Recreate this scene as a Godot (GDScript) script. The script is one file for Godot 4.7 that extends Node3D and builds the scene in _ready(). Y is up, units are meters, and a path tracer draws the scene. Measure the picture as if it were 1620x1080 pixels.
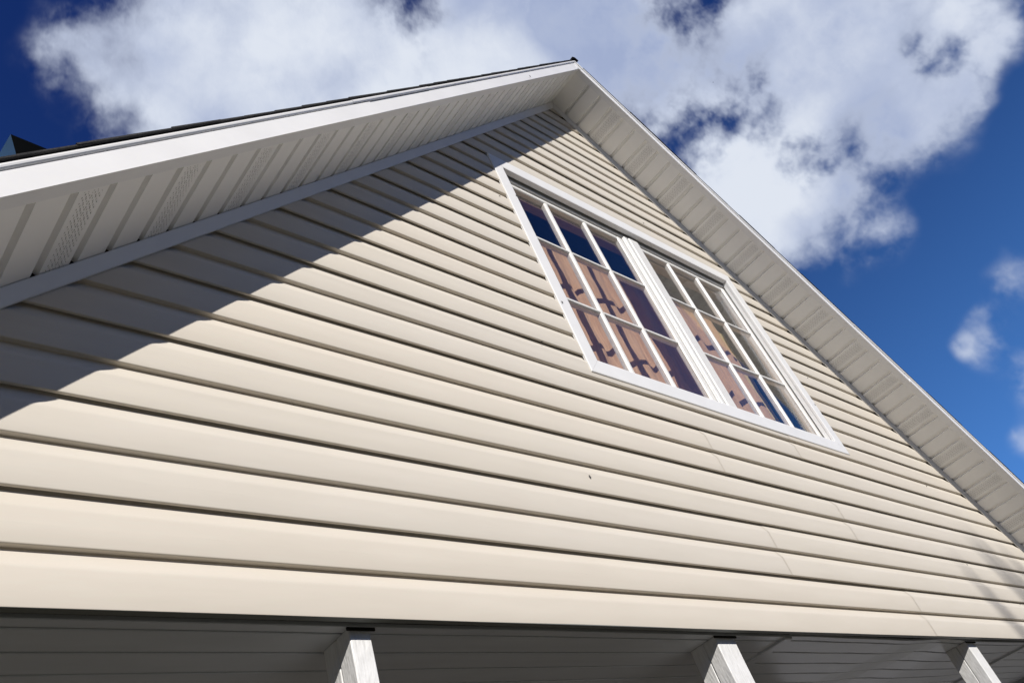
extends Node3D
# A vinyl-sided gable seen steeply from below. The gable face lies in z = 0, x runs along it, y is up; Y0 is the height of its lower edge.

const Y0 := 2.35
const XA := 3.1261      # ridge
const YA := 3.7004      # where the lower edges of the two rake trims meet, above Y0
const S := 1.0193       # slope of the roof
const CA := 0.70028
const SA := 0.71380
const COURSE := 0.114
const SUN := Vector3(-0.487, 0.668, 1.0)

var mats := {}
var taken := {}
var house: Node3D


# ---------------------------------------------------------------- sky

const VIEW := Vector3(0.633, 0.622, -0.461)
const CLOUDS := [[17.5, 60.8, 1.95], [24.0, 60.2, 4.1], [32.0, 61.5, 5.0], [36.9, 58.9, 5.4], [27.7, 57.6, 3.1], [46.1, 60.8, 6.2], [48.8, 56.3, 4.5], [59.7, 58.3, 5.3], [68.0, 57.6, 6.1], [63.1, 54.6, 5.0], [76.1, 53.3, 6.2], [79.1, 49.0, 5.4], [85.0, 47.4, 4.8], [88.0, 44.0, 4.3], [91.5, 44.0, 4.6], [94.4, 41.1, 3.6], [97.4, 39.2, 2.4], [99.6, 37.2, 1.9], [82.3, 42.2, 3.9], [86.7, 40.6, 3.8], [90.2, 37.6, 3.2], [92.8, 36.3, 2.2], [95.9, 36.0, 1.6], [80.8, 39.4, 4.1], [77.3, 40.6, 2.9], [81.8, 36.6, 3.2], [85.1, 36.3, 2.4], [78.7, 36.5, 2.3], [88.5, 24.7, 1.3], [88.9, 23.0, 1.5], [85.2, 23.4, 1.0], [83.0, 23.5, 0.8], [84.5, 20.3, 1.3], [82.2, 17.2, 1.1], [84.0, 31.9, 1.2], [78.3, 58.1, 6.3], [57.8, 65.3, 6.0], [36.0, 67.0, 4.4], [91.8, 49.5, 5.8]]
const HOLES := [[58.0, 61.0, 1.5], [85.8, 49.8, 1.4], [84.1, 52.1, 1.2], [82.0, 43.2, 1.4], [78.2, 44.5, 1.7], [79.0, 43.5, 1.2], [84.3, 38.8, 1.1], [84.6, 37.4, 1.5], [82.6, 38.2, 0.8], [95.4, 37.9, 0.9], [97.2, 36.9, 0.9], [94.0, 36.6, 0.8], [84.6, 43.3, 0.7], [76.7, 46.2, 1.0]]
var puffs := []
var gaps := []
var billow := FastNoiseLite.new()
var weather := FastNoiseLite.new()
var wisp := FastNoiseLite.new()
var curdle := FastNoiseLite.new()


func towards(az: float, el: float) -> Vector3:
	return Vector3(sin(az) * cos(el), sin(el), -cos(az) * cos(el))


func prepare_sky() -> void:
	for c in CLOUDS:
		var small: bool = c[2] < 1.9
		puffs.append([towards(deg_to_rad(c[0]), deg_to_rad(c[1])), 1.0 / pow(deg_to_rad(c[2] * (1.2 if small else 1.0)), 2.0), 0.44 if small else 0.90])
	for c in HOLES:
		gaps.append([towards(deg_to_rad(c[0]), deg_to_rad(c[1])), 1.0 / pow(deg_to_rad(c[2] * 1.05), 2.0)])
	billow.seed = 11; billow.noise_type = FastNoiseLite.TYPE_SIMPLEX_SMOOTH
	billow.frequency = 5.5; billow.fractal_type = FastNoiseLite.FRACTAL_FBM; billow.fractal_octaves = 7; billow.fractal_gain = 0.58
	billow.domain_warp_enabled = true; billow.domain_warp_amplitude = 0.03; billow.domain_warp_frequency = 7.0; billow.domain_warp_fractal_octaves = 3
	curdle.seed = 31; curdle.noise_type = FastNoiseLite.TYPE_SIMPLEX_SMOOTH; curdle.frequency = 15.0; curdle.fractal_octaves = 5; curdle.fractal_gain = 0.6
	curdle.domain_warp_enabled = true; curdle.domain_warp_amplitude = 0.012; curdle.domain_warp_frequency = 14.0
	weather.seed = 15; weather.noise_type = FastNoiseLite.TYPE_SIMPLEX_SMOOTH; weather.frequency = 1.5; weather.fractal_octaves = 3
	wisp.seed = 23; wisp.noise_type = FastNoiseLite.TYPE_SIMPLEX_SMOOTH; wisp.frequency = 2.6; wisp.fractal_octaves = 4


func field(d: Vector3) -> Vector3:
	# cloud cover, raggedness and a slow light and dark in the direction d
	if d.y <= 0.0:
		return Vector3.ZERO
	var p := d + 0.03 * Vector3(wisp.get_noise_3d(d.x * 2.2, d.y * 2.2, d.z * 2.2), wisp.get_noise_3d(d.x * 2.2 + 9.0, d.y * 2.2, d.z * 2.2), wisp.get_noise_3d(d.x * 2.2, d.y * 2.2 + 9.0, d.z * 2.2))
	p += 0.022 * Vector3(wisp.get_noise_3d(d.x * 5.5 + 3.0, d.y * 5.5, d.z * 5.5), wisp.get_noise_3d(d.x * 5.5, d.y * 5.5, d.z * 5.5 + 7.0), wisp.get_noise_3d(d.x * 5.5, d.y * 5.5 + 5.0, d.z * 5.5))
	var clear := 1.0
	for b in puffs:
		var q: float = (p - b[0]).length_squared() * b[1]
		if q < 5.0:
			clear *= 1.0 - b[2] * exp(-q)
	var cover := 1.0 - clear
	var whole := 1.0
	var ragged := 0.0
	for b in gaps:
		var q: float = (p - b[0]).length_squared() * b[1]
		if q < 24.0:
			whole *= 1.0 - 0.36 * exp(-q * 0.6)
			ragged = 1.0 - (1.0 - ragged) * (1.0 - 0.55 * exp(-q * 0.13))
	cover *= whole
	var off := smoothstep(0.80, 0.66, d.dot(VIEW))
	if off > 0.0:
		cover = maxf(cover, off * clampf(0.12 + 1.0 * weather.get_noise_3d(d.x, d.y * 1.6, d.z), 0.0, 1.0))
	return Vector3(cover, ragged, 0.5 + 0.95 * weather.get_noise_3d(d.x * 2.3 + 4.0, d.y * 2.3, d.z * 2.3))


func air(d: Vector3, cover: float, ragged: float, slow: float) -> Color:
	# clear air: deep blue overhead, paler towards the horizon
	var y := maxf(d.y, 0.0)
	var c := Color(0.0066, 0.024, 0.130).lerp(Color(0.155, 0.49, 1.25), pow(1.0 - maxf(y, 0.2), 2.6))
	if y <= 0.001 or cover < 0.02:
		return c
	var n := billow.get_noise_3d(d.x, d.y, d.z)
	var cr := curdle.get_noise_3d(d.x, d.y, d.z)
	var edge := 4.0 * cover * (1.0 - cover)
	var f := cover + (n * (0.18 + 0.26 * edge + 0.26 * ragged) + cr * (0.05 + 0.34 * edge + 0.46 * ragged)) * smoothstep(0.0, 0.25, cover)
	var a := smoothstep(0.06, 0.94, f)
	if a <= 0.0:
		return c
	# edges and sunny sides are white, thick middles a soft blue grey
	var m := clampf(0.5 + 1.5 * (slow - 0.5) + 0.6 * n + 0.25 * cr, 0.0, 1.0)
	var thick := smoothstep(0.55, 1.1, f)
	var lit := Color(0.68, 0.74, 0.86).lerp(Color(0.36, 0.43, 0.63), clampf((1.0 - m) * (0.35 + 0.75 * thick), 0.0, 1.0))
	lit = lit.lerp(Color(0.80, 0.84, 0.91), 0.6 * m * thick)
	return c.lerp(lit, a * 0.985)


func paint(w: int, h: int, c0: int, c1: int, r0: int, r1: int, coarse: int) -> Image:
	# the slow fields are worked out on a coarse grid, the billows for every pixel
	var nc := (c1 - c0) / coarse
	var nr := (r1 - r0) / coarse
	var slow := PackedFloat32Array()
	slow.resize(nc * nr * 3)
	var k := 0
	for r in nr:
		var th := PI * (r0 + (r + 0.5) * coarse) / h
		for c in nc:
			var ph := TAU * (c0 + (c + 0.5) * coarse) / w
			var v := field(Vector3(sin(ph) * sin(th), cos(th), -cos(ph) * sin(th)))
			slow[k] = v.x; slow[k + 1] = v.y; slow[k + 2] = v.z
			k += 3
	var grid := Image.create_from_data(nc, nr, false, Image.FORMAT_RGBF, slow.to_byte_array())
	if coarse > 1:
		grid.resize(c1 - c0, r1 - r0, Image.INTERPOLATE_BILINEAR)
	var f := grid.get_data().to_float32_array()
	var data := PackedFloat32Array()
	data.resize(f.size())
	k = 0
	for r in range(r0, r1):
		var th := PI * (r + 0.5) / h
		var sy := cos(th)
		var sr := sin(th)
		for c in range(c0, c1):
			var ph := TAU * (c + 0.5) / w
			var v := air(Vector3(sin(ph) * sr, sy, -cos(ph) * sr), f[k], f[k + 1], f[k + 2])
			data[k] = v.r; data[k + 1] = v.g; data[k + 2] = v.b
			k += 3
	return Image.create_from_data(c1 - c0, r1 - r0, false, Image.FORMAT_RGBF, data.to_byte_array())


func make_sky() -> Sky:
	prepare_sky()
	var big := paint(512, 256, 0, 512, 0, 256, 2)
	big.resize(4096, 2048, Image.INTERPOLATE_CUBIC)
	# the quarter of the sky in front at full fineness
	var part := paint(4096, 2048, 0, 1240, 190, 958, 8)
	big.blit_rect(part, Rect2i(0, 0, part.get_width(), part.get_height()), Vector2i(0, 190))
	var m := PanoramaSkyMaterial.new()
	m.panorama = ImageTexture.create_from_image(big)
	m.filter = true
	var s := Sky.new()
	s.sky_material = m
	return s


# ---------------------------------------------------------------- materials

func lin(r: float, g: float, b: float) -> Color:
	return Color(r, g, b).linear_to_srgb()


func noise_tex(sd: int, freq: float, a: Color, b: Color, size := 512, octaves := 5) -> NoiseTexture2D:
	var n := FastNoiseLite.new()
	n.seed = sd; n.frequency = freq; n.noise_type = FastNoiseLite.TYPE_SIMPLEX_SMOOTH; n.fractal_octaves = octaves
	var t := NoiseTexture2D.new()
	t.width = size; t.height = size; t.seamless = true; t.noise = n
	var g := Gradient.new()
	g.set_color(0, a); g.set_color(1, b)
	t.color_ramp = g
	return t


func bump_tex(sd: int, freq: float, strength: float, size := 512, octaves := 5) -> NoiseTexture2D:
	var n := FastNoiseLite.new()
	n.seed = sd; n.frequency = freq; n.noise_type = FastNoiseLite.TYPE_SIMPLEX_SMOOTH; n.fractal_octaves = octaves
	var t := NoiseTexture2D.new()
	t.width = size; t.height = size; t.seamless = true; t.noise = n; t.as_normal_map = true; t.bump_strength = strength
	return t


func mat(called: String, c: Color, rough := 0.5, metal := 0.0) -> StandardMaterial3D:
	var m := StandardMaterial3D.new()
	m.resource_name = called
	m.albedo_color = c; m.roughness = rough; m.metallic = metal
	m.cull_mode = BaseMaterial3D.CULL_DISABLED
	mats[called] = m
	return m


func textured(called: String, a: Color, b: Color, sd: int, scale3: Vector3, freq: float, rough: float, bump := 0.0, octaves := 5) -> StandardMaterial3D:
	var m := mat(called, Color.WHITE, rough)
	m.albedo_texture = noise_tex(sd, freq, a, b, 512, octaves)
	m.uv1_triplanar = true; m.uv1_world_triplanar = true
	m.uv1_scale = scale3
	m.uv1_triplanar_sharpness = 6.0
	if bump > 0.0:
		m.normal_enabled = true
		m.normal_texture = bump_tex(sd + 50, freq, 6.0)
		m.normal_scale = bump
	return m


func make_materials() -> void:
	textured("siding", lin(0.645, 0.597, 0.522), lin(0.680, 0.632, 0.557), 3, Vector3(0.35, 2.2, 2.2), 0.012, 0.42, 0.05)
	textured("siding_warm", lin(0.650, 0.597, 0.519), lin(0.685, 0.632, 0.554), 4, Vector3(0.35, 2.2, 2.2), 0.012, 0.42, 0.05)
	textured("siding_cool", lin(0.641, 0.594, 0.523), lin(0.675, 0.628, 0.558), 6, Vector3(0.35, 2.2, 2.2), 0.012, 0.42, 0.05)
	for k in ["siding", "siding_warm", "siding_cool"]:
		mats[k].roughness = 0.58
		mats[k].metallic_specular = 0.35
	textured("soffit_vinyl", lin(0.87, 0.865, 0.85), lin(0.91, 0.905, 0.89), 7, Vector3(1.1, 1.1, 1.1), 0.012, 0.45)
	textured("white_vinyl", lin(0.80, 0.80, 0.80), lin(0.86, 0.86, 0.86), 8, Vector3(0.9, 0.9, 0.9), 0.012, 0.35)
	textured("white_metal", lin(0.80, 0.80, 0.805), lin(0.86, 0.86, 0.865), 9, Vector3(0.9, 0.9, 0.9), 0.01, 0.3)
	textured("grey_metal", lin(0.36, 0.37, 0.39), lin(0.46, 0.47, 0.49), 10, Vector3(3, 3, 3), 0.02, 0.35)
	textured("sash_paint", lin(0.70, 0.69, 0.665), lin(0.84, 0.835, 0.82), 12, Vector3(5, 2.2, 5), 0.03, 0.38, 0.25)
	textured("post_paint", lin(0.76, 0.76, 0.755), lin(0.90, 0.90, 0.90), 14, Vector3(7, 0.9, 7), 0.03, 0.5, 0.35)
	textured("shingle", lin(0.012, 0.012, 0.014), lin(0.055, 0.052, 0.052), 16, Vector3(6, 6, 6), 0.06, 0.9, 0.8)
	textured("shingle_dark", lin(0.010, 0.010, 0.012), lin(0.038, 0.037, 0.038), 17, Vector3(6, 6, 6), 0.06, 0.9, 0.8)
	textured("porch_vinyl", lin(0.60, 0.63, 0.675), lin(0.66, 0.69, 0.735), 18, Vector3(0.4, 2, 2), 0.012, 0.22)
	textured("dark_timber", lin(0.03, 0.025, 0.02), lin(0.07, 0.055, 0.045), 19, Vector3(1, 6, 6), 0.02, 0.7)
	textured("brown_wood", lin(0.16, 0.095, 0.05), lin(0.28, 0.17, 0.09), 20, Vector3(1, 9, 9), 0.03, 0.5)
	textured("room_plaster", lin(0.06, 0.055, 0.05), lin(0.08, 0.075, 0.065), 21, Vector3(1, 1, 1), 0.02, 0.9)
	textured("curtain", lin(0.42, 0.25, 0.15), lin(0.66, 0.44, 0.28), 22, Vector3(9, 0.35, 9), 0.03, 0.95)
	mats.curtain.backlight_enabled = true
	mats.curtain.backlight = lin(0.10, 0.05, 0.03)
	textured("curtain_lining", lin(0.56, 0.43, 0.21), lin(0.66, 0.52, 0.28), 24, Vector3(5, 0.8, 5), 0.03, 0.95)
	textured("ground", lin(0.060, 0.055, 0.035), lin(0.125, 0.110, 0.075), 25, Vector3(0.35, 0.35, 0.35), 0.05, 0.95, 0.8)
	textured("concrete", lin(0.26, 0.25, 0.235), lin(0.34, 0.33, 0.31), 31, Vector3(0.5, 0.5, 0.5), 0.05, 0.9, 0.4)
	textured("deck", lin(0.10, 0.085, 0.065), lin(0.16, 0.135, 0.105), 26, Vector3(0.5, 3, 6), 0.03, 0.6)
	textured("bark", lin(0.05, 0.042, 0.034), lin(0.12, 0.10, 0.08), 27, Vector3(3, 1, 3), 0.05, 0.9, 0.8)
	mat("soffit_back", lin(0.40, 0.39, 0.37), 0.8)
	textured("foliage", lin(0.020, 0.032, 0.012), lin(0.060, 0.080, 0.030), 33, Vector3(1, 1, 1), 0.05, 0.8)
	mat("black_gap", lin(0.010, 0.009, 0.008), 0.9)
	mat("trim_strip", lin(0.16, 0.17, 0.16), 0.5)
	mat("cowl_sky_sheen", lin(0.30, 0.58, 0.95), 0.4)  # sky reflection painted into the colour of the cowl's pale face
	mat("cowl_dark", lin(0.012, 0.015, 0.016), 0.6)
	mat("fly_body", lin(0.012, 0.011, 0.012), 0.35)
	var w := mat("fly_wing", Color(0.45, 0.43, 0.4, 0.45), 0.4)
	w.transparency = BaseMaterial3D.TRANSPARENCY_ALPHA
	var g := mat("glass", Color(0.05, 0.06, 0.06, 0.02), 0.02)
	g.transparency = BaseMaterial3D.TRANSPARENCY_ALPHA
	g.metallic_specular = 0.5


# ---------------------------------------------------------------- building tools

func numbered(parent: Node, called: String) -> String:
	var key := str(parent.get_instance_id()) + called
	var k: int = taken.get(key, 0)
	taken[key] = k + 1
	return called if k == 0 else "%s_%03d" % [called, k]


func begin() -> SurfaceTool:
	var st := SurfaceTool.new()
	st.begin(Mesh.PRIMITIVE_TRIANGLES)
	st.set_smooth_group(-1)
	return st


func commit(st: SurfaceTool, called: String, material: String, parent: Node) -> MeshInstance3D:
	st.generate_normals()
	var o := MeshInstance3D.new()
	o.mesh = st.commit()
	o.material_override = mats[material]
	o.name = numbered(parent, called)
	parent.add_child(o, true)
	return o


func holder(called: String, parent: Node) -> Node3D:
	var n := Node3D.new()
	n.name = numbered(parent, called)
	parent.add_child(n, true)
	return n


func tag(o: Node, label: String, category := "", group := "", kind := "") -> void:
	o.set_meta("label", label)
	if category: o.set_meta("category", category)
	if group: o.set_meta("group", group)
	if kind: o.set_meta("kind", kind)


func tri(st: SurfaceTool, a: Vector3, b: Vector3, c: Vector3) -> void:
	st.add_vertex(a); st.add_vertex(b); st.add_vertex(c)


func quad(st: SurfaceTool, a: Vector3, b: Vector3, c: Vector3, d: Vector3) -> void:
	tri(st, a, b, c); tri(st, a, c, d)


func loft(st: SurfaceTool, rings: Array, caps := true) -> void:
	# rings of points joined into a closed solid
	var n: int = rings[0].size()
	for r in rings.size() - 1:
		for i in n:
			var j := (i + 1) % n
			quad(st, rings[r][i], rings[r][j], rings[r + 1][j], rings[r + 1][i])
	if caps:
		for ring in [rings[0], rings[-1]]:
			for i in range(1, n - 1):
				tri(st, ring[0], ring[i], ring[i + 1])


func block(st: SurfaceTool, lo: Vector3, hi: Vector3, bevel := 0.0) -> void:
	# a box, its edges chamfered
	var b := minf(bevel, 0.45 * minf(hi.x - lo.x, minf(hi.y - lo.y, hi.z - lo.z)))
	var rings := []
	var levels := [[lo.z, b], [lo.z + b, 0.0], [hi.z - b, 0.0], [hi.z, b]] if b > 0.0 else [[lo.z, 0.0], [hi.z, 0.0]]
	for l in levels:
		var i: float = l[1]
		if b > 0.0:
			var e := maxf(b - i, 0.0) if i == 0.0 else 0.0
			var k := b
			rings.append([Vector3(lo.x + i + (k if i == 0.0 else 0.0), lo.y + i, l[0]), Vector3(hi.x - i - (k if i == 0.0 else 0.0), lo.y + i, l[0]),
				Vector3(hi.x - i, lo.y + i + e, l[0]), Vector3(hi.x - i, hi.y - i - e, l[0]),
				Vector3(hi.x - i - e, hi.y - i, l[0]), Vector3(lo.x + i + e, hi.y - i, l[0]),
				Vector3(lo.x + i, hi.y - i - e, l[0]), Vector3(lo.x + i, lo.y + i + e, l[0])])
		else:
			rings.append([Vector3(lo.x, lo.y, l[0]), Vector3(hi.x, lo.y, l[0]), Vector3(hi.x, hi.y, l[0]), Vector3(lo.x, hi.y, l[0])])
	loft(st, rings)


func v3(x: float, y: float, z: float) -> Vector3:
	return Vector3(x, y + Y0, z)


func box_part(called: String, material: String, parent: Node, lo: Vector3, hi: Vector3, bevel := 0.0) -> MeshInstance3D:
	var st := begin()
	block(st, v3(lo.x, lo.y, lo.z), v3(hi.x, hi.y, hi.z), bevel)
	return commit(st, called, material, parent)


func plate(st: SurfaceTool, pts: Array, z0: float, z1: float) -> void:
	# a convex outline in x, y given thickness in z
	var a := []; var b := []
	for p in pts:
		a.append(v3(p[0], p[1], z0)); b.append(v3(p[0], p[1], z1))
	loft(st, [a, b])


func rake(side: float, u: float, v: float, w: float) -> Vector3:
	# u down the slope from the ridge, v square to it, w out from the gable
	return v3(XA + side * (u * CA + v * SA), YA - u * SA + v * CA, w)


func along_rake(st: SurfaceTool, side: float, section: Array, u0: float, u1: float, mitred := false) -> void:
	var a := []; var b := []
	for p in section:
		a.append(rake(side, (-p[0] * S) if mitred else u0, p[0], p[1]))
		b.append(rake(side, u1, p[0], p[1]))
	loft(st, [a, b])


func tube(st: SurfaceTool, path: Array, radii: Array, sides := 8) -> void:
	var rings := []
	for i in path.size():
		var dir: Vector3 = (path[mini(i + 1, path.size() - 1)] - path[maxi(i - 1, 0)]).normalized()
		var sidew := dir.cross(Vector3(0.31, 0.2, 0.93)).normalized()
		var up := dir.cross(sidew)
		var ring := []
		for k in sides:
			var t := TAU * k / sides
			ring.append(path[i] + radii[i] * (cos(t) * sidew + sin(t) * up))
		rings.append(ring)
	loft(st, rings)


# ---------------------------------------------------------------- gable wall

func course_profile() -> Array:
	# [height in the course, z] from the butt edge up, with a smooth group each
	return [[0.0, -0.0142, 1], [0.0003, -0.0055, 1], [0.0, -0.0026, 2], [0.0010, -0.0006, 2], [0.0030, 0.0, 2], [0.0400, 0.0003, 2], [0.0700, 0.0, 2], [0.0745, -0.0006, 2], [0.0790, -0.0021, 2], [0.0840, -0.0046, 2], [0.0890, -0.0073, 2], [0.0950, -0.0098, 2], [0.1010, -0.0122, 2], [0.1075, -0.0135, 2], [0.1140, -0.0142, 2]]


func wave(x: float, y: float) -> float:
	# vinyl never hangs quite flat
	return 0.0009 * sin(x * 2.9 + floorf(y / (2.0 * COURSE) + 0.03) * 2.4) * sin(x * 1.3 + floorf(y / (2.0 * COURSE) + 0.03) * 1.7)


func siding_strip(st: SurfaceTool, rows: Array, left: Callable, right: Callable, lift: float) -> void:
	for i in rows.size() - 1:
		var y0: float = rows[i][0]; var y1: float = rows[i + 1][0]
		var l0: float = left.call(y0); var l1: float = left.call(y1); var r0: float = right.call(y0); var r1: float = right.call(y1)
		if r0 - l0 < 0.004 and r1 - l1 < 0.004:
			continue
		st.set_smooth_group(rows[i + 1][2] + 10 * (i / 40))
		var z0: float = rows[i][1] + lift; var z1: float = rows[i + 1][1] + lift
		r0 = maxf(r0, l0); r1 = maxf(r1, l1)
		var n := clampi(int((r0 - l0) / 0.28), 1, 20)
		for k in n:
			var a := float(k) / n
			var b := float(k + 1) / n
			var xa0 := lerpf(l0, r0, a); var xb0 := lerpf(l0, r0, b); var xa1 := lerpf(l1, r1, a); var xb1 := lerpf(l1, r1, b)
			quad(st, v3(xa0, y0, z0 + wave(xa0, y0)), v3(xa1, y1, z1 + wave(xa1, y1)), v3(xb1, y1, z1 + wave(xb1, y1)), v3(xb0, y0, z0 + wave(xb0, y0)))


func siding_panel(panel: int, wall: Node3D) -> void:
	var yb := panel * 2.0 * COURSE
	var rows := []
	for k in 2:
		for p in course_profile():
			if k == 0 and p[0] < 0.0002 and p[1] < -0.01:
				rows.append([yb + 0.007, -0.0072, 5])       # the lip folds up behind the butt and leaves a dark slot
				rows.append([yb, -0.0072, 5])
				continue
			if k == 1 and p[1] == -0.0142 and p[0] < 0.01:
				continue
			rows.append([yb + k * COURSE + p[0], p[1], p[2] + 3 * k])
	rows.append([yb + 2.0 * COURSE + 0.02, -0.0148, 8])
	if panel == 0:
		rows = rows.slice(4)
	var lx := func(y: float) -> float: return XA - (YA + 0.016 - y) / S
	var rx := func(y: float) -> float: return XA + (YA + 0.016 - y) / S
	var win_l := func(_y: float) -> float: return 2.150
	var win_r := func(_y: float) -> float: return 4.176
	var seams := {0: 3.778, 1: 2.785, 2: 3.59, 3: 2.71, 4: 3.55, 12: 2.45}
	var m: String = ["siding", "siding_warm", "siding_cool"][(panel * 7 + 1) % 3]
	var below := []; var above := []; var beyond := []
	for r in rows:
		if r[0] < 1.098: below.append(r)
		elif r[0] < 2.4280: above.append(r)
		else: beyond.append(r)
	if below.size() > 0 and above.size() > 0:
		var cut := [1.098, 0.0001, 5]
		below.append(cut); above.push_front(cut)
	if above.size() > 0 and beyond.size() > 0:
		above.append(beyond[0])
	if above.is_empty() and (below.is_empty() or beyond.is_empty()):
		# a whole panel row, with its lap joint where there is one
		if panel in seams:
			var sx: float = seams[panel]
			var a := begin()
			siding_strip(a, rows, lx, func(_y: float) -> float: return sx + 0.03, -0.0004)
			commit(a, "siding_panel", m, wall)
			var b := begin()
			siding_strip(b, rows, func(_y: float) -> float: return sx, rx, 0.0011)
			commit(b, "siding_panel", "siding_cool" if m == "siding" else "siding", wall)
		else:
			var a := begin()
			siding_strip(a, rows, lx, rx, 0.0)
			commit(a, "siding_panel", m, wall)
		return
	if below.size() > 0:
		# the row under the window: whole below the sill, notched round the casing above
		var a := begin()
		siding_strip(a, below, lx, func(_y: float) -> float: return 3.58, -0.0004)
		siding_strip(a, above, lx, win_l, -0.0004)
		commit(a, "siding_panel", m, wall)
		var b := begin()
		siding_strip(b, below, func(_y: float) -> float: return 3.55, rx, 0.0011)
		siding_strip(b, above, win_r, rx, 0.0011)
		commit(b, "siding_panel", "siding_warm", wall)
		return
	var a := begin()
	siding_strip(a, above, lx, win_l, 0.0)
	if beyond.size() > 1: siding_strip(a, beyond, lx, func(_y: float) -> float: return 3.0, 0.0)
	commit(a, "siding_panel", m, wall)
	var b := begin()
	siding_strip(b, above, win_r, rx, 0.0)
	if beyond.size() > 1: siding_strip(b, beyond, func(_y: float) -> float: return 3.0, rx, 0.0)
	commit(b, "siding_panel", m, wall)


func build_gable() -> void:
	var wall := holder("gable_wall", house)
	for panel in 17:
		siding_panel(panel, wall)
	# boarding behind the vinyl, open at the window
	var st := begin()
	var xe := func(y: float) -> float: return (YA + 0.03 - y) / S
	plate(st, [[XA - xe.call(0.02), 0.02], [XA + xe.call(0.02), 0.02], [XA + xe.call(1.10), 1.10], [XA - xe.call(1.10), 1.10]], -0.036, -0.016)
	plate(st, [[XA - xe.call(1.10), 1.10], [2.150, 1.10], [2.150, 2.50], [XA - xe.call(2.50), 2.50]], -0.036, -0.016)
	plate(st, [[4.176, 1.10], [XA + xe.call(1.10), 1.10], [XA + xe.call(2.50), 2.50], [4.176, 2.50]], -0.036, -0.016)
	plate(st, [[XA - xe.call(2.50), 2.50], [XA + xe.call(2.50), 2.50], [XA, YA + 0.03]], -0.036, -0.016)
	commit(st, "boarding", "black_gap", wall)
	# starter strip and the dark slot above the porch ceiling
	box_part("starter_strip", "trim_strip", wall, Vector3(-0.55, 0.0004, -0.0185), Vector3(6.79, 0.0065, -0.0012))
	box_part("beam", "black_gap", wall, Vector3(-0.55, 0.020, -0.30), Vector3(6.79, 0.18, -0.037))


# ---------------------------------------------------------------- roof edge

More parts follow.
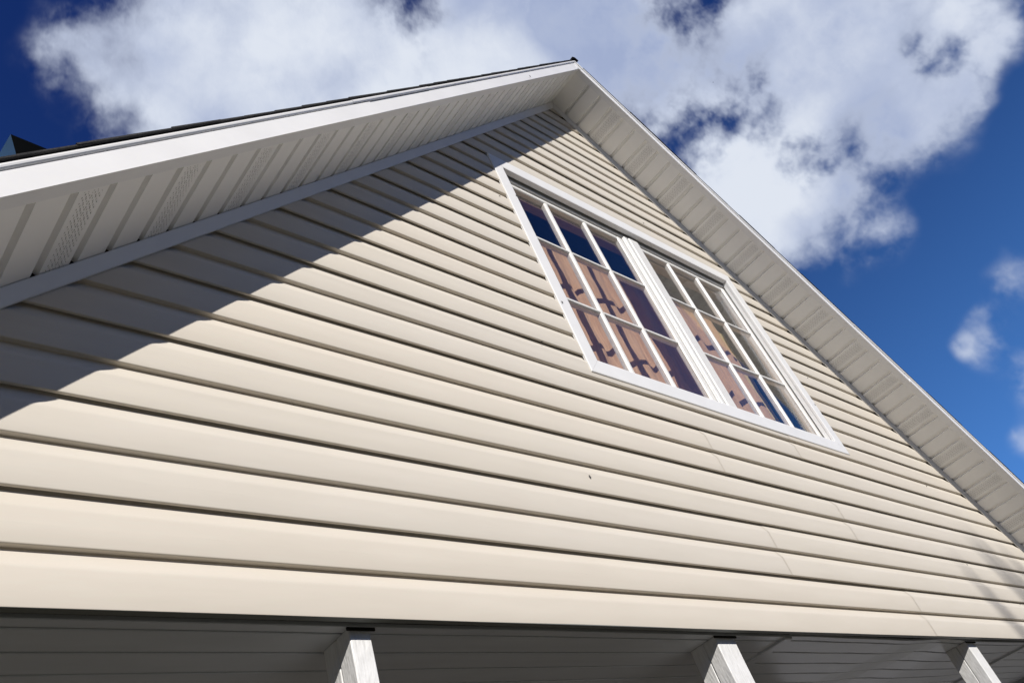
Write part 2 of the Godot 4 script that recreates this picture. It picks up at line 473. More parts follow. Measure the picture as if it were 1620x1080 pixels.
func build_rakes() -> void:
	var rng := RandomNumberGenerator.new()
	rng.seed = 77
	var ue := 5.34
	for side in [-1.0, 1.0]:
		# the trim on the wall under the soffit
		var st := begin()
		along_rake(st, side, [[0.0, 0.0005], [0.0, 0.0045], [0.0022, 0.0062], [0.0325, 0.0200], [0.0345, 0.0200], [0.0345, 0.0005]], 0.0, ue, true)
		commit(st, "rake_trim", "white_vinyl", house)
		# soffit
		var so := holder("soffit", house)
		var vs := 0.0364
		var gd := 0.0150
		for m in 17:
			st = begin()
			var u0 := m * 0.315 - 0.021
			var u1 := u0 + 0.315
			# stations across the panel: [u, v] ; three bays with pressed grooves between them
			var line := []
			for k in 3:
				var g := u0 + k * 0.105
				line.append_array([[g - 0.0005, vs + gd], [g + 0.0100, vs + gd], [g + 0.0115, vs], [g + 0.0935, vs], [g + 0.0950, vs + gd]])
			line.append([u1 - 0.0005, vs + gd])
			if m == 0:
				line[0] = [-vs * S, vs]; line[1] = [-0.030, vs]; line[2] = [-0.020, vs]
			for i in line.size() - 1:
				var a: Array = line[i]; var b: Array = line[i + 1]
				var hole := absf(b[0] - a[0] - 0.082) < 0.002 and i == 2 and m > 0
				if hole:
					continue
				quad(st, rake(side, a[0], a[1], 0.010), rake(side, b[0], b[1], 0.010), rake(side, b[0], b[1], 0.259), rake(side, a[0], a[1], 0.259))
				# the end of the groove
				if a[1] > vs or b[1] > vs:
					quad(st, rake(side, a[0], a[1], 0.259), rake(side, b[0], b[1], 0.259), rake(side, b[0], vs - 0.0002, 0.259), rake(side, a[0], vs - 0.0002, 0.259))
			commit(st, "soffit_panel", "soffit_vinyl", so)
			if m == 0:
				continue
			vent_strip(side, u0 + 0.0115, u0 + 0.0935, vs, so)
		st = begin()
		along_rake(st, side, [[vs + 0.0162, 0.004], [vs + 0.0162, 0.283], [vs + 0.0178, 0.283], [vs + 0.0178, 0.004]], 0.0, ue, true)
		commit(st, "backing", "soffit_back", so)
		# fascia: a folded metal cover in two lengths whose lip carries the soffit
		var fa := holder("fascia", house)
		var cut := 2.893 if side < 0.0 else 2.963
		for k in 2:
			st = begin()
			var o := 0.0 if k == 0 else 0.0022
			var section := [[vs - 0.0008, 0.2590], [vs - 0.0018 - o * 0.5, 0.2940 + o], [vs - 0.0008 - o, 0.2960 + o], [0.0880, 0.2960 + o], [0.0905, 0.2940], [0.0905, 0.2850], [vs + 0.004, 0.2840], [vs + 0.0012, 0.2610]]
			along_rake(st, side, section, cut - 0.02, (cut if k == 0 else ue), k == 0)
			commit(st, "fascia_cover", "white_metal", fa)
		var cuts := [0.0, 2.373, 2.985, ue] if side < 0.0 else [0.0, 2.45, 4.6, ue]
		for k in 3:
			st = begin()
			var o := 0.0015 * (k % 2)
			along_rake(st, side, [[0.0915, 0.2930], [0.0915, 0.3005 + o], [0.0935, 0.3032 + o], [0.0975, 0.3045 + o], [0.1015, 0.3035 + o], [0.1040, 0.3010 + o], [0.1055 + o, 0.2970], [0.1055 + o, 0.2200], [0.1035, 0.2200], [0.1035, 0.2930]], cuts[k] - 0.012, cuts[k + 1], k == 0)
			commit(st, "drip_edge", "white_metal", fa)
		# roof
		var ro := holder("roof_slope", house)
		st = begin()
		along_rake(st, side, [[0.062, -6.2], [0.062, 0.284], [0.0895, 0.284], [0.0895, -6.2]], 0.0, ue + 0.05, true)
		commit(st, "roof_deck", "dark_timber", ro)
		var step := 0.142
		for k in 38:
			st = begin()
			var u1 := k * step + 0.15
			var u0 := k * step - 0.03
			var lift := rng.randf_range(0.0, 0.0008) + 0.0014 * maxf(0.0, sin(k * 0.83 + side)) * maxf(0.0, sin(k * 0.31 + 0.6))
			var out := 0.3070 + rng.randf_range(-0.0020, 0.0020)
			var a := []; var b := []
			for w in [[-0.45, 0.0], [0.10, 0.0], [out - 0.05, lift * 0.3], [out, lift]]:
				a.append(rake(side, u0, 0.1080 + w[1] * 0.8, w[0]))
				b.append(rake(side, u1, 0.1092 + w[1], w[0]))
			for w in [[out, lift], [out - 0.05, lift * 0.3], [0.10, 0.0], [-0.45, 0.0]]:
				a.append(rake(side, u0, 0.1114 + w[1] * 0.8, w[0]))
				b.append(rake(side, u1, 0.1136 + w[1], w[0]))
			loft(st, [a, b])
			commit(st, "shingle", "shingle" if k % 3 else "shingle_dark", ro)
		st = begin()
		for k in 38:
			var u1 := k * step + 0.15
			var u0 := k * step - 0.03
			loft(st, [[rake(side, u0, 0.1065, -6.2), rake(side, u0, 0.1065, -0.46), rake(side, u0, 0.111, -0.46), rake(side, u0, 0.111, -6.2)],
				[rake(side, u1, 0.1135, -6.2), rake(side, u1, 0.1135, -0.46), rake(side, u1, 0.119, -0.46), rake(side, u1, 0.119, -6.2)]])
		var field := commit(st, "shingle_field", "shingle", ro)
		field.set_meta("kind", "stuff")
	# ridge caps
	var rc := holder("ridge", house)
	for k in 34:
		var st := begin()
		var w1 := 0.316 - k * 0.19
		var w0 := w1 - 0.24
		var h := 0.1195 + rng.randf_range(0.0, 0.002)
		var a := []; var b := []
		for q in [[w0, 0.0, a], [w1, 0.006, b]]:
			var ring: Array = q[2]
			ring.append(rake(-1.0, -h * S + 0.045, h + q[1], q[0])); ring.append(v3(XA, YA + (h + q[1]) / CA - 0.012, q[0])); ring.append(rake(1.0, -h * S + 0.035, h + q[1], q[0]))
			ring.append(rake(1.0, -h * S + 0.035, h + q[1] - 0.005, q[0])); ring.append(v3(XA, YA + (h + q[1]) / CA - 0.022, q[0])); ring.append(rake(-1.0, -h * S + 0.045, h + q[1] - 0.005, q[0]))
		loft(st, [a, b])
		commit(st, "ridge_shingle", "shingle_dark", rc)
	# meeting of the two rakes
	var st := begin()
	plate(st, [[XA - 0.018, YA + 0.045], [XA + 0.018, YA + 0.045], [XA + 0.018, YA + 0.118], [XA, YA + 0.137], [XA - 0.018, YA + 0.118]], 0.293, 0.2978)
	commit(st, "peak_cover", "white_metal", rc)


func vent_strip(side: float, u0: float, u1: float, v: float, parent: Node) -> void:
	# a bay pierced with four staggered columns of slots
	var st := begin()
	var nu := 4
	var nw := 14
	var mu := (u1 - u0 - 0.052) * 0.5
	var wa := 0.016
	var wb := 0.247
	quad(st, rake(side, u0, v, 0.010), rake(side, u0 + mu, v, 0.010), rake(side, u0 + mu, v, 0.259), rake(side, u0, v, 0.259))
	quad(st, rake(side, u1 - mu, v, 0.010), rake(side, u1, v, 0.010), rake(side, u1, v, 0.259), rake(side, u1 - mu, v, 0.259))
	var cu := 0.052 / nu
	var cw := (wb - wa) / nw
	for i in nu:
		var a := u0 + mu + i * cu
		var shift := 0.35 * cw * (i % 2)
		quad(st, rake(side, a, v, 0.010), rake(side, a + cu, v, 0.010), rake(side, a + cu, v, wa + shift), rake(side, a, v, wa + shift))
		quad(st, rake(side, a, v, wb + shift), rake(side, a + cu, v, wb + shift), rake(side, a + cu, v, 0.259), rake(side, a, v, 0.259))
		for k in nw:
			var b := wa + shift + k * cw
			var outer := []; var inner := []; var deep := []
			for q in 8:
				var t := TAU * (q + 0.5) / 8.0
				var ex := clampf(1.42 * cos(t), -1.0, 1.0); var ey := clampf(1.42 * sin(t), -1.0, 1.0)
				outer.append(rake(side, a + cu * (0.5 + 0.5 * ex), v, b + cw * (0.5 + 0.5 * ey)))
				inner.append(rake(side, a + cu * 0.5 + 0.0012 * cos(t), v, b + cw * 0.5 + 0.0038 * sin(t)))
				deep.append(rake(side, a + cu * 0.5 + 0.0012 * cos(t), v + 0.0015, b + cw * 0.5 + 0.0038 * sin(t)))
			for q in 8:
				var n := (q + 1) % 8
				quad(st, outer[q], outer[n], inner[n], inner[q])
				quad(st, inner[q], inner[n], deep[n], deep[q])
	commit(st, "vent_strip", "soffit_vinyl", parent)


# ---------------------------------------------------------------- window

func build_window() -> void:
	var w := holder("window", house)
	var x0 := 2.1007; var x1 := 4.2017; var y0 := 1.0504; var y1 := 2.5010
	var xi0 := 2.1755; var xi1 := 4.1240; var yi0 := 1.1300; var yi1 := 2.4238
	# casing boards, mitred, with eased edges
	var corners_o := [[x0, y0], [x1, y0], [x1, y1], [x0, y1]]
	var corners_i := [[xi0, yi0], [xi1, yi0], [xi1, yi1], [xi0, yi1]]
	for k in 4:
		var st := begin()
		var a0: Array = corners_o[k]; var a1: Array = corners_o[(k + 1) % 4]; var b0: Array = corners_i[k]; var b1: Array = corners_i[(k + 1) % 4]
		var along := Vector2(a1[0] - a0[0], a1[1] - a0[1]).normalized()
		var g := along * 0.0005
		var rings := []
		for e in [[a0, b0, 1.0], [a1, b1, -1.0]]:
			var o: Vector2 = Vector2(e[0][0], e[0][1]) + g * e[2]
			var i: Vector2 = Vector2(e[1][0], e[1][1]) + g * e[2]
			var ring := []
			for s in [[0.0, -0.006], [0.0, 0.0032], [0.04, 0.0052], [0.88, 0.0052], [0.97, 0.0040], [1.0, 0.0022], [1.0, -0.024 if k == 2 else (-0.034 if k == 1 else -0.005)]]:
				var p: Vector2 = o.lerp(i, s[0])
				ring.append(v3(p.x, p.y, s[1]))
				if k == 1 and s[0] == 1.0 and s[1] > 0.0:
					# the jamb side returns into the opening in two steps
					for e2 in [[1.0, -0.0095], [0.93, -0.0098], [0.93, -0.0122], [1.0, -0.0125]]:
						var p2: Vector2 = o.lerp(i, e2[0])
						ring.append(v3(p2.x, p2.y, e2[1]))
			rings.append(ring)
		loft(st, rings)
		commit(st, "casing", "white_vinyl", w)
	# outer frame
	box_part("frame_head", "sash_paint", w, Vector3(2.17, 2.4030, -0.085), Vector3(4.17, 2.56, -0.0335), 0.002)
	box_part("head_slot_shade", "black_gap", w, Vector3(2.16, 2.465, -0.0330), Vector3(4.17, 2.485, -0.0215))  # black strip painting in the shade of the slot over the window head
	box_part("frame_sill", "sash_paint", w, Vector3(2.17, 1.105, -0.085), Vector3(4.17, 1.150, -0.014), 0.003)
	box_part("frame_jamb", "sash_paint", w, Vector3(2.130, 1.150, -0.085), Vector3(2.176, 2.398, -0.014), 0.003)
	box_part("frame_jamb", "sash_paint", w, Vector3(4.140, 1.150, -0.085), Vector3(4.196, 2.398, -0.040), 0.003)
	# mullion with two ribs
	box_part("mullion", "sash_paint", w, Vector3(3.112, 1.150, -0.085), Vector3(3.246, 2.404, -0.036), 0.003)
	box_part("mullion_rib", "sash_paint", w, Vector3(3.116, 1.150, -0.0365), Vector3(3.150, 2.404, -0.0285), 0.004)
	box_part("mullion_rib", "sash_paint", w, Vector3(3.160, 1.150, -0.0365), Vector3(3.244, 2.410, -0.0260), 0.005)
	# sashes
	var sashes := [[2.182, 3.108, 2.205, 3.066, [2.492, 2.790]], [3.249, 4.134, 3.262, 4.092, [3.531, 3.824]]]
	for sx in sashes:
		var l: float = sx[0]; var r: float = sx[1]; var gl: float = sx[2]; var gr: float = sx[3]
		box_part("sash_stile", "sash_paint", w, Vector3(l, 1.152, -0.074), Vector3(gl, 2.396, -0.043), 0.005)
		box_part("sash_stile", "sash_paint", w, Vector3(gr, 1.152, -0.074), Vector3(r, 2.396, -0.043), 0.005)
		box_part("sash_rail", "sash_paint", w, Vector3(gl, 2.368, -0.074), Vector3(gr, 2.3955, -0.0435), 0.005)
		box_part("sash_rail", "sash_paint", w, Vector3(gl, 1.152, -0.074), Vector3(gr, 1.192, -0.0435), 0.005)
		var xs := [gl]
		for mx in sx[4]:
			var st := begin()
			muntin_bar(st, Vector3(mx, 1.192, 0), Vector3(mx, 2.368, 0), true)
			commit(st, "muntin", "sash_paint", w)
			xs.append(mx)
		xs.append(gr)
		for k in 3:
			for my in [1.567, 1.984]:
				var st := begin()
				muntin_bar(st, Vector3(xs[k] + (0.012 if k > 0 else 0.0), my, 0), Vector3(xs[k + 1] - (0.012 if k < 2 else 0.0), my, 0), false)
				commit(st, "muntin", "sash_paint", w)
			var ys := [1.190, 1.567, 1.984, 2.370]
			for j in 3:
				var st := begin()
				var tilt := 0.0006 * (((k * 3 + j * 5) % 5) - 2)
				var z := -0.0510
				loft(st, [[v3(xs[k], ys[j], z - 0.004 - tilt), v3(xs[k + 1], ys[j], z - 0.004 + tilt), v3(xs[k + 1], ys[j + 1], z - 0.004), v3(xs[k], ys[j + 1], z - 0.004)],
					[v3(xs[k], ys[j], z - tilt), v3(xs[k + 1], ys[j], z + tilt), v3(xs[k + 1], ys[j + 1], z), v3(xs[k], ys[j + 1], z)]])
				commit(st, "pane", "glass", w)
	# lining of the opening inside
	box_part("head_lining", "brown_wood", w, Vector3(2.196, 2.342, -0.118), Vector3(4.139, 2.398, -0.0755))
	box_part("jamb_lining", "white_vinyl", w, Vector3(4.146, 1.15, -0.104), Vector3(4.186, 2.388, -0.0860), 0.002)
	box_part("jamb_lining", "white_vinyl", w, Vector3(2.150, 1.15, -0.112), Vector3(2.195, 2.388, -0.0860), 0.002)
	box_part("window_board", "white_vinyl", w, Vector3(2.13, 1.12, -0.24), Vector3(4.17, 1.149, -0.0860), 0.003)


func muntin_bar(st: SurfaceTool, a: Vector3, b: Vector3, upright: bool) -> void:
	var half := 0.0145
	var section := [[-half, -0.072], [-half, -0.052], [-0.0085, -0.0450], [-0.005, -0.0436], [0.005, -0.0436], [0.0085, -0.0450], [half, -0.052], [half, -0.072]]
	var r0 := []; var r1 := []
	for s in section:
		var k: float = s[0] * (1.0 if upright else 0.8)
		var zz: float = s[1] - (0.0 if upright else 0.0008)
		if upright:
			r0.append(v3(a.x + k, a.y, zz)); r1.append(v3(b.x + k, b.y, zz))
		else:
			r0.append(v3(a.x, a.y + k, zz)); r1.append(v3(b.x, b.y + k, zz))
	loft(st, [r0, r1])


func curtain_sheet(st: SurfaceTool, xa: float, xb: float, top: float, bottom: float, z: float, waves: float, amp: float, sd: int, peaks := true) -> void:
	var n := FastNoiseLite.new()
	n.seed = sd; n.frequency = 1.6
	var nx := int((xb - xa) / 0.008)
	var ny := 30
	var at := func(i: int, j: int) -> Vector3:
		var s := float(i) / nx
		var x := xa + (xb - xa) * s
		var t := float(j) / ny
		var ph := x * waves + 3.2 * n.get_noise_2d(x * 2.4, t * 0.8)
		var deep := amp * (0.55 + 0.45 * t) * (0.65 + 0.8 * n.get_noise_2d(x * 2.0 + 20.0, t * 0.7))
		var y_top := top + (0.009 * sin(ph * 2.0) if peaks else 0.0)
		return v3(x + 0.010 * sin(ph * 0.5 + t), lerpf(y_top, bottom, t), z + deep * sin(ph) + 0.30 * deep * sin(0.53 * ph + 1.0) + 0.012 * n.get_noise_2d(x * 2.0, t * 3.0 + 5.0))
	st.set_smooth_group(1)
	for j in ny:
		for i in nx:
			quad(st, at.call(i, j), at.call(i + 1, j), at.call(i + 1, j + 1), at.call(i, j + 1))


func build_curtains() -> void:
	var c := holder("curtain", self)
	tag(c, "pinkish brown gathered curtain behind the left window sash", "curtain")
	var st := begin()
	curtain_sheet(st, 2.02, 3.330, 2.222, 0.9, -0.185, 40.0, 0.030, 3)
	commit(st, "drape", "curtain", c)
	var d := holder("curtain", self)
	tag(d, "brown curtain with a yellow edge behind the right window sash", "curtain")
	st = begin()
	curtain_sheet(st, 3.315, 4.06, 2.222, 0.9, -0.190, 43.0, 0.030, 9)
	commit(st, "drape", "curtain", d)
	st = begin()
	curtain_sheet(st, 4.02, 4.20, 2.19, 0.9, -0.235, 30.0, 0.008, 12)
	commit(st, "lining", "curtain_lining", d)


# ---------------------------------------------------------------- porch and house body

func build_porch() -> void:
	var ce := holder("porch_ceiling", house)
	var sections := [[-0.55, 2.566], [2.612, 5.092], [5.138, 6.24]]
	var pitch := 0.0858
	for s in sections.size():
		var xa: float = sections[s][0]; var xb: float = sections[s][1]
		var wavy := 0.0045 if s == 1 else 0.0006
		for k in 23:
			var st := begin()
			var z1 := -0.068 - (k - 1) * pitch - 0.0035
			var z0 := z1 - pitch + 0.0085
			if k == 0: z1 = -0.038
			var n := 20
			var rings := []
			for i in n + 1:
				var x := lerpf(xa, xb, float(i) / n)
				var y := wavy * (sin(x * 5.1 + 0.25 * k) + 0.5 * sin(x * 9.7 + 0.5 * k + 1.0)) * (0.4 + 0.6 * sin(PI * float(i) / n))
				rings.append([v3(x, y, z1), v3(x, y + 0.002, z1 + 0.001), v3(x, y + 0.010, z1), v3(x, y + 0.010, z0), v3(x, y + 0.002, z0 - 0.001), v3(x, y, z0)])
			loft(st, rings)
			commit(st, "ceiling_panel", "porch_vinyl", ce)
	for x in [2.589, 5.115]:
		box_part("ceiling_batten", "porch_vinyl", ce, Vector3(x - 0.026, -0.0075, -2.05), Vector3(x + 0.026, 0.012, -0.0385), 0.003)
	box_part("ceiling_backing", "black_gap", ce, Vector3(-0.55, 0.0125, -2.05), Vector3(6.25, 0.018, -0.038))
	box_part("edge_trim", "porch_vinyl", ce, Vector3(6.243, -0.02, -2.05), Vector3(6.275, 0.012, -0.0385), 0.003)
	# posts
	for q in [[0.830, 0.882, -0.147], [2.150, 2.253, -0.147], [4.190, 4.293, -0.149]]:
		var p := holder("porch_post", house)
		var rng := RandomNumberGenerator.new()
		rng.seed = int(q[0] * 1000)
		var b := 0.0025
		for half in 2:
			var zb: float = q[2] if half == 0 else -0.0925
			var zf := -0.0945 if half == 0 else -0.041
			var st := begin()
			var rings := []
			for i in 26:
				var y := lerpf(-2.2, -0.0012, i / 25.0)
				var jx := rng.randf_range(-0.0008, 0.0008)
				rings.append([v3(q[0] + jx, y, zb + b), v3(q[0] + b, y, zb), v3(q[1] - b, y, zb), v3(q[1] + jx, y, zb + b), v3(q[1] + jx, y, zf - b), v3(q[1] - b, y, zf + jx), v3(q[0] + b, y, zf + jx), v3(q[0] + jx, y, zf - b)])
			loft(st, rings)
			commit(st, "plank", "post_paint", p)
		box_part("flashing_strip", "black_gap", p, Vector3(q[0] - 0.007, -0.0075, -0.0405), Vector3(q[1] + 0.010, -0.0008, -0.0365))
		box_part("foot", "dark_timber", p, Vector3(q[0] - 0.02, -2.215, -0.165), Vector3(q[1] + 0.02, -2.18, -0.022), 0.004)
	# body of the house behind the porch, and what closes the attic
	box_part("back_wall", "dark_timber", house, Vector3(0.1, -2.2, -6.0), Vector3(6.15, 0.0, -2.06))
	box_part("porch_floor", "deck", house, Vector3(-0.3, -2.35, -2.06), Vector3(6.5, -2.2, 0.12), 0.01)
	box_part("attic_floor", "room_plaster", house, Vector3(-0.5, 0.19, -6.1), Vector3(6.75, 0.26, -0.301))
	var st := begin()
	plate(st, [[XA - 3.4, 0.27], [XA + 3.4, 0.27], [XA, YA + 0.05]], -3.05, -3.0)
	plate(st, [[XA - 3.6, 0.02], [XA + 3.6, 0.02], [XA, YA + 0.05]], -6.1, -6.05)
	commit(st, "attic_wall", "room_plaster", house)
	for side in [-1.0, 1.0]:
		box_part("eave_board", "white_vinyl", house, Vector3(XA + side * 3.40 - 0.3, -0.045, -6.1), Vector3(XA + side * 3.40 + 0.3, -0.025, -0.04))


func build_cowl() -> void:
	# a pointed sheet-metal cowl on its flue, up the roof
	var c := holder("chimney_cowl", house)
	c.set_meta("label", "dark pointed sheet metal cowl rising behind the left roof edge")
	var tip := v3(0.453, 4.214, -2.018)
	var left := v3(0.400, 4.060, -2.300)
	var right := v3(0.690, 4.150, -1.990)
	var foot := v3(0.5276, 4.131, -2.1227)
	var mid := v3(0.5050, 4.180, -2.055)
	var low := Vector3(0.02, -0.16, -0.05)
	var st := begin()
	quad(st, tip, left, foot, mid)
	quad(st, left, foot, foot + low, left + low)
	commit(st, "bright_side", "cowl_sky_sheen", c)
	st = begin()
	quad(st, tip, mid, foot, right)
	quad(st, foot, right, right + low, foot + low)
	commit(st, "dark_side", "cowl_dark", c)
	st = begin()
	var back := v3(0.52, 4.02, -2.52)
	tri(st, tip, left, back); tri(st, tip, right, back)
	quad(st, left, back, back + low, left + low); quad(st, right, back, back + low, right + low)
	commit(st, "back_side", "cowl_dark", c)
	st = begin()
	tube(st, [v3(0.56, 0.9, -2.2), v3(0.56, 3.98, -2.2)], [0.07, 0.07], 14)
	commit(st, "flue_pipe", "cowl_dark", c)


# ---------------------------------------------------------------- flies

func ball(st: SurfaceTool, at: Vector3, r: Vector3) -> void:
	st.set_smooth_group(1)
	var n := 8
	var m := 5
	for i in m:
		for k in n:
			var p := []
			for q in [[i, k], [i + 1, k], [i + 1, k + 1], [i, k + 1]]:
				var th: float = PI * q[0] / m
				var ph: float = TAU * q[1] / n
				p.append(at + r * Vector3(sin(th) * cos(ph), cos(th), sin(th) * sin(ph)))
			quad(st, p[0], p[1], p[2], p[3])


func make_fly() -> Node3D:
	var f := holder("fly", self)
	var st := begin()
	ball(st, Vector3(0, -0.0022, 0.0020), Vector3(0.0016, 0.0028, 0.0015))
	ball(st, Vector3(0, 0.0014, 0.0021), Vector3(0.0014, 0.0017, 0.0014))
	ball(st, Vector3(0, 0.0036, 0.0020), Vector3(0.0013, 0.0009, 0.0010))
	commit(st, "body", "fly_body", f)
	for s in [-1.0, 1.0]:
		st = begin()
		tri(st, Vector3(0.0006 * s, 0.0016, 0.0034), Vector3(0.0022 * s, -0.0045, 0.0030), Vector3(0.0040 * s, -0.0040, 0.0024))
		tri(st, Vector3(0.0006 * s, 0.0016, 0.0034), Vector3(0.0040 * s, -0.0040, 0.0024), Vector3(0.0032 * s, -0.0008, 0.0028))
		commit(st, "wing", "fly_wing", f)
		for k in 3:
			st = begin()
			var y := 0.0024 - 0.0012 * k
			tube(st, [Vector3(0.0008 * s, y, 0.0014), Vector3(0.0026 * s, y + 0.0008 * (1 - k), 0.0022), Vector3(0.0038 * s, y + 0.0020 * (1 - k), 0.0001)], [0.0002, 0.0002, 0.00015], 4)
			commit(st, "leg", "fly_body", f)
	return f


func build_flies() -> void:
	var spots := [
		[1.805, 0.512, 0.0004, "small black fly low on the siding, well below the window's lower left corner", 0.4],
		[1.866, 1.130, 0.0003, "small black fly on the siding left of the window's lower left corner", 1.9],
		[2.036, 2.115, 0.0003, "small black fly on the siding just left of the casing, below the shadow's edge", -0.5],
		[2.166, 2.187, 0.0054, "small black fly on the left white casing near its top", 2.4],
		[2.764, 2.700, 0.0003, "small black fly on the siding above the window, over the left sash", 0.9],
		[2.831, 3.099, 0.0003, "small black fly high on the siding close to the gable's shadow edge", -1.2],
		[2.118, 1.436, 0.0054, "small black fly on the outer edge of the left white casing", 0.2],
		[4.183, 1.400, 0.0054, "small black fly on the right white casing beside the lower panes", 1.0],
		[4.382, 1.664, 0.0003, "small black fly on the siding right of the window", 2.9],
		[5.135, 0.992, 0.0003, "small black fly on the siding near the right rake, below window level", -0.8],
		[4.839, 0.429, 0.0003, "small black fly low on the right part of the siding, left of the branch shadows", 0.5],
		[5.253, 0.209, 0.0003, "small black fly among the soft branch shadows at the lower right", 1.6],
		[3.414, 2.640, 0.0003, "small black fly on the siding just above the middle of the window head", 2.2],
	]
	var first := make_fly()
	for i in spots.size():
		var s: Array = spots[i]
		var f: Node3D = first if i == 0 else first.duplicate()
		if i > 0:
			f.name = numbered(self, "fly")
			add_child(f, true)
		f.position = v3(s[0], s[1], s[2])
		f.rotation.z = s[4]
		f.scale = Vector3.ONE * (1.25 if i % 3 == 0 else 1.0)
		tag(f, s[3], "fly", "flies resting on the gable")
	var g: Node3D = first.duplicate()
	g.name = numbered(self, "fly")
	add_child(g, true)
	g.scale = Vector3.ONE
	g.transform = Transform3D(Basis(Vector3(-1, 0, 0), PI * 0.5), rake(-1.0, 1.676, 0.0362, 0.2485))
	tag(g, "small black fly under the left soffit, near the fascia below the peak", "fly", "flies resting on the gable")
	var h: Node3D = first.duplicate()
	h.name = numbered(self, "fly")
	add_child(h, true)
	h.position = v3(2.3434, 2.9768, 0.3005)
	tag(h, "small black fly on the white left fascia, not far below the peak", "fly", "flies resting on the gable")
	var k: Node3D = first.duplicate()
	k.name = numbered(self, "fly")
	add_child(k, true)
	k.transform = Transform3D(Basis.from_euler(Vector3(0.4, 0.8, 1.0)), v3(3.9663, 3.6098, 0.7482))
	tag(k, "tiny insect in flight against the clouds right of the peak", "fly")


# ---------------------------------------------------------------- grounds

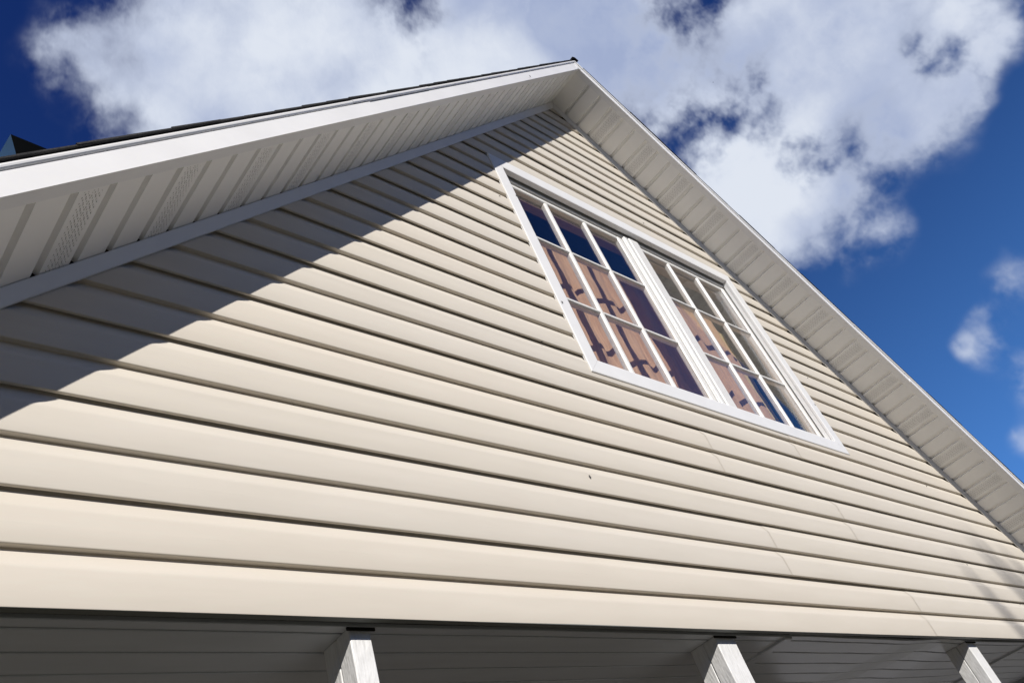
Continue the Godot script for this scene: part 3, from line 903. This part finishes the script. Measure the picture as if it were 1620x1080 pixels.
func build_grounds() -> void:
	var st := begin()
	quad(st, Vector3(-400, 0, -400), Vector3(400, 0, -400), Vector3(400, 0, 400), Vector3(-400, 0, 400))
	var g := commit(st, "ground", "ground", self)
	tag(g, "dry lawn and gravel ground around the house", "", "", "structure")
	st = begin()
	quad(st, Vector3(6.9, 0.004, -9.0), Vector3(16.0, 0.004, -9.0), Vector3(16.0, 0.004, 3.0), Vector3(6.9, 0.004, 3.0))  # unseen pale sheet added so the porch ceiling catches more light
	tag(commit(st, "added_drive", "concrete", self), "unseen pale concrete ground added right of the house to bounce light to the porch ceiling", "", "", "structure")
	# belt of trees out of view, added to cut low sky light on the gable
	var rng := RandomNumberGenerator.new()
	rng.seed = 4
	var leaf := begin()
	for k in 3:
		var a := TAU * k / 3.0
		var e := Vector3(cos(a), 0.3 * sin(a * 2.0), sin(a))
		var f := Vector3(-sin(a), 0.25, cos(a))
		quad(leaf, -0.5 * e, 0.3 * f, 0.5 * e, -0.3 * f)
	leaf.generate_normals()
	var mm := MultiMesh.new()
	mm.transform_format = MultiMesh.TRANSFORM_3D
	mm.mesh = leaf.commit()
	mm.instance_count = 15000
	for i in 15000:
		var ang := rng.randf_range(-1.45, 1.35)
		var tree := floorf(ang * 9.0)
		var top := 7.6 + 1.3 * sin(tree * 2.1) + 1.0 * cos((ang * 9.0 - tree - 0.5) * 2.6)
		var r := 24.0 + 1.5 * sin(tree * 1.3) + rng.randf_range(-1.6, 1.6)
		var pos := Vector3(3.0 + r * sin(ang), top * sqrt(rng.randf()), r * cos(ang))
		var b := Basis.from_euler(Vector3(rng.randf_range(-1, 1), rng.randf_range(0, TAU), rng.randf_range(-1, 1))).scaled(Vector3.ONE * rng.randf_range(0.7, 1.3))
		mm.set_instance_transform(i, Transform3D(b, pos))
	var added_trees := MultiMeshInstance3D.new()
	added_trees.name = "added_woodland"
	added_trees.multimesh = mm
	added_trees.material_override = mats.foliage
	add_child(added_trees)
	tag(added_trees, "dark unseen belt of trees facing the gable, added to cut low sky light", "added_woodland", "", "stuff")
	# the bare tree in the garden whose branches shade the lower right of the gable
	var t := holder("tree", self)
	tag(t, "bare many-stemmed garden tree in front of the house casting soft branch shadows", "tree")
	var from_wall := func(x: float, y: float, z: float) -> Vector3: return v3(x, y, 0) + SUN * z
	st = begin()
	var fork: Vector3 = from_wall.call(5.95, -1.05, 18.8)
	tube(st, [Vector3(fork.x + 0.5, -0.1, 19.2), Vector3(fork.x + 0.35, 4.0, 19.1), Vector3(fork.x + 0.2, 9.2, 18.9), fork], [0.20, 0.17, 0.13, 0.10], 12)
	commit(st, "trunk", "bark", t)
	var stems := [
		[[5.30, -0.9, 6.7], [5.02, -0.20, 6.6], [4.86, 0.10, 6.6], [4.74, 0.34, 6.55], [4.70, 0.44, 6.5]],
		[[5.60, -0.9, 6.6], [5.50, -0.10, 6.4], [5.44, 0.18, 6.4], [5.22, 0.50, 6.35], [5.16, 0.62, 6.3]],
		[[5.75, -0.8, 6.8], [5.72, 0.05, 6.8], [5.58, 0.30, 6.8], [5.34, 0.58, 6.75], [5.28, 0.68, 6.7]],
		[[5.85, -0.8, 6.6], [5.95, 0.0, 6.5], [5.90, 0.25, 6.5], [5.75, 0.45, 6.4], [5.70, 0.60, 6.4]],
	]
	for i in stems.size():
		var path := [fork]
		for q in stems[i]:
			path.append(from_wall.call(q[0] + 0.06, q[1], q[2] * 2.9))
		st = begin()
		tube(st, path, [0.09, 0.066, 0.054, 0.046, 0.032, 0.012], 7)
		# a few side twigs
		for k in 2:
			var a: Vector3 = path[2 + k]
			var o := Vector3(0.10 - 0.05 * ((i + k) % 3), 0.22, 0.06 * ((i + 2 * k) % 3 - 1))
			tube(st, [a, a + o * 0.6, a + o + Vector3(0.02, 0.05, 0)], [0.014, 0.010, 0.004], 5)
		commit(st, "branch", "bark", t)


# ---------------------------------------------------------------- scene

func _ready() -> void:
	var cam := Camera3D.new()
	cam.name = "camera"
	add_child(cam)
	cam.transform = Transform3D(Basis(Vector3(0.735492, -0.297300, 0.608822), Vector3(-0.241651, 0.724382, 0.645659), Vector3(-0.632974, -0.621999, 0.460934)), v3(-0.138967, -0.726337, 1.335245))
	cam.fov = 45.45
	cam.near = 0.05
	cam.far = 1500.0
	cam.current = true
	var we := WorldEnvironment.new()
	we.name = "world"
	var env := Environment.new()
	env.background_mode = Environment.BG_SKY
	env.sky = make_sky()
	env.background_energy_multiplier = 1.0
	env.tonemap_mode = Environment.TONE_MAPPER_LINEAR
	env.tonemap_exposure = 1.0
	env.sdfgi_enabled = true
	env.ssao_enabled = true
	env.ssil_enabled = true
	we.environment = env
	add_child(we)
	var sun := DirectionalLight3D.new()
	sun.name = "sun"
	add_child(sun)
	sun.transform = Transform3D(Basis.looking_at(-SUN.normalized(), Vector3.UP), Vector3(0, 20, 0))
	sun.light_energy = 1.42
	sun.light_color = Color(1.0, 0.978, 0.945)
	sun.light_angular_distance = 0.5
	sun.shadow_enabled = true

	make_materials()
	house = holder("house", self)
	tag(house, "gabled house with beige vinyl siding, white trim and an open porch under the gable", "house")
	build_gable()
	build_rakes()
	build_window()
	build_porch()
	build_cowl()
	build_curtains()
	build_grounds()
	build_flies()
